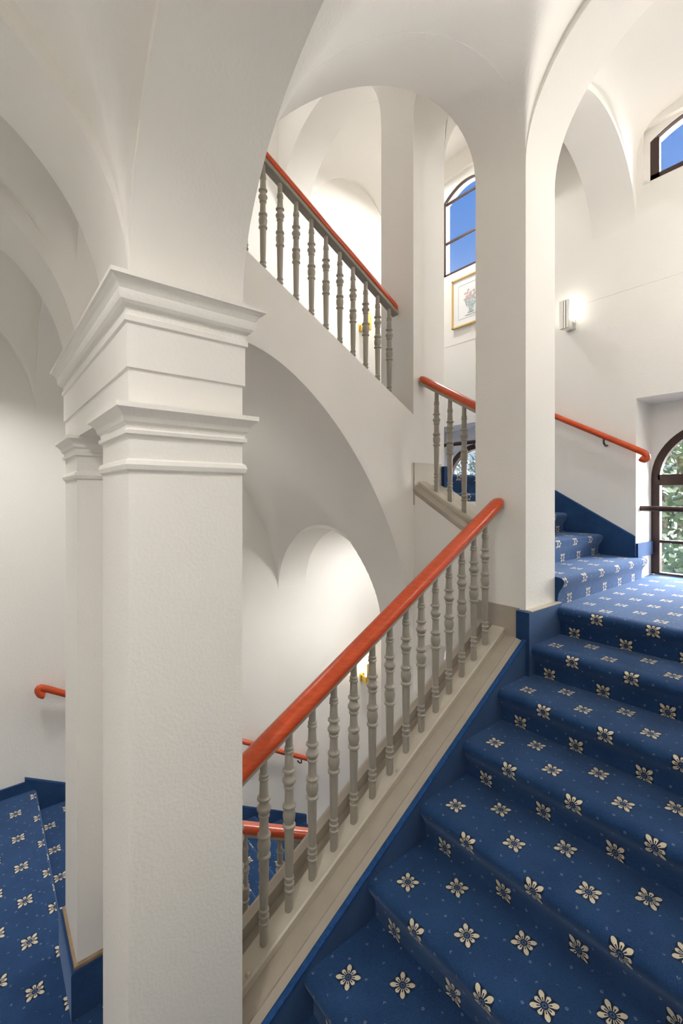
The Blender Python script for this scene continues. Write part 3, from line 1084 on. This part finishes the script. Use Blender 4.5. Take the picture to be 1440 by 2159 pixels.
def tree(label, x, y, base, height, spread, leafmat, seed, n=1500, leaf=.16):
    root = empty('tree', (x, y, base), label, 'tree')
    rnd = random.Random(seed)
    MB().tube([(x, y, base), (x + .1, y, base + height * .35), (x - .1, y + .1, base + height * .75)], [height * .03, height * .022, height * .008], 8).build('trunk', 'bark', root)
    mb = MB()
    blobs = [(rnd.uniform(-.6, .6) * spread, rnd.uniform(-.6, .6) * spread, height * rnd.uniform(.25, .95), spread * rnd.uniform(.3, .5)) for _ in range(12)]
    for i in range(n):
        bx_, by_, bz_, br = blobs[i % 12]
        d = Vector((rnd.gauss(0, 1), rnd.gauss(0, 1), rnd.gauss(0, 1))).normalized() * br * rnd.uniform(.6, 1.05)
        c = Vector((x + bx_, y + by_, base + bz_)) + d
        a = Vector((rnd.gauss(0, 1), rnd.gauss(0, 1), rnd.gauss(0, 1))).normalized()
        b = a.orthogonal().normalized()
        s = leaf * rnd.uniform(.6, 1.3)
        mb.face([tuple(c - a * s), tuple(c + b * s * .5), tuple(c + a * s), tuple(c - b * s * .5)])
    mb.build('foliage', leafmat, root, angle=1)


tree('green leafy tree outside the arched landing window', 15.5, 4.3, -2.0, 4.6, 1.9, 'leaf', 1)
tree('pale grey-green tree behind the other trees outside the landing window', 21.0, 5.2, -2.0, 6.2, 2.6, 'leaf2', 2)
tree('low green shrub at the foot of the trees outside', 11.6, 3.1, -2.7, 1.7, 1.0, 'leaf', 3, 900, .11)
tree('silvery tree outside the half-hidden upper landing window', 16.0, 11.4, -2.0, 3.6, 2.4, 'leaf2', 5)
tree('dark green tree far to the right outside the windows', 18.5, -2.6, -2.0, 4.4, 2.0, 'leaf', 6)

# ------------------------------------------------------------------ unseen lamps added as fill light for the stairwell
def fill_ceiling_lamp(label, p, watts, spread=180, col=(1, .985, .96)):  # out-of-view fitting, added to brighten the bays
    root = empty('fill_ceiling_lamp', p, label, 'added fill lamp')
    x, y, h = p
    MB().lathe([(.018, .0), (.018, -.05)], x, y, h, 10).build('stem', 'brass', root)
    MB().lathe([(.02, -.05), (.085, -.055), (.09, -.065), (.02, -.07)], x, y, h, 20).build('canopy', 'brass', root)
    MB().lathe([(.078, -.066), (.074, -.074), (.02, -.079)], x, y, h, 20).build('diffuser', 'bulb', root)
    d = bpy.data.lights.new('fill_area_light', 'AREA')
    d.shape = 'DISK'
    d.size = .24
    d.energy = watts
    d.spread = math.radians(spread)
    d.color = col
    o = bpy.data.objects.new('fill_area_light', d)
    C.objects.link(o)
    o.location = W((x, y, h - .085))


def fill_pendant(label, p, top, watts, col=(1, .985, .96)):  # out-of-view hanging lamp, added to lift vaults and walls
    """added fill lamp: open brass cage round the light, on a rod"""
    root = empty('fill_pendant_lamp', p, label, 'pendant lamp')
    x, y, h = p
    MB().lathe([(.006, .07), (.006, top - h)], x, y, h, 8).build('rod', 'brass', root)
    MB().lathe([(.05, .066), (.052, .07), (.02, .082), (.006, .085)], x, y, h, 16).build('cap', 'brass', root)
    MB().lathe([(.012, .066), (.018, .052), (.016, .036), (.006, .026)], x, y, h, 12).build('bulb', 'bulb', root)
    point('fill_point_light', (x, y, h - .04), watts, col, .05)


fill_ceiling_lamp('unseen fill lamp added over the near landing', (-.35, .42, 1.02), 14.5, 150)
fill_ceiling_lamp('unseen fill lamp added over the rear end of the near landing', (-.12, 2.45, .985), 12, 118)
fill_ceiling_lamp('unseen fill lamp added over the upper landing', (2.60, 2.40, 2.78), 26)
fill_ceiling_lamp('unseen fill lamp added over the lower landing', (2.60, 2.47, -.22), 13.5)
fill_ceiling_lamp('unseen fill lamp added above the upper flight', (1.10, 2.47, 3.45), 9)
fill_ceiling_lamp('unseen fill lamp added over the lower flight, behind the columns', (.80, 2.55, .60), 3.2)
fill_pendant('unseen fill lamp added over the near flight', (1.62, -.02, 1.0), 1.60, 11)
fill_pendant('unseen fill lamp added over the window landing', (2.62, .02, 1.35), 2.10, 20)

for o in list(scene.objects):
    if '_o' in o:
        del o['_o']
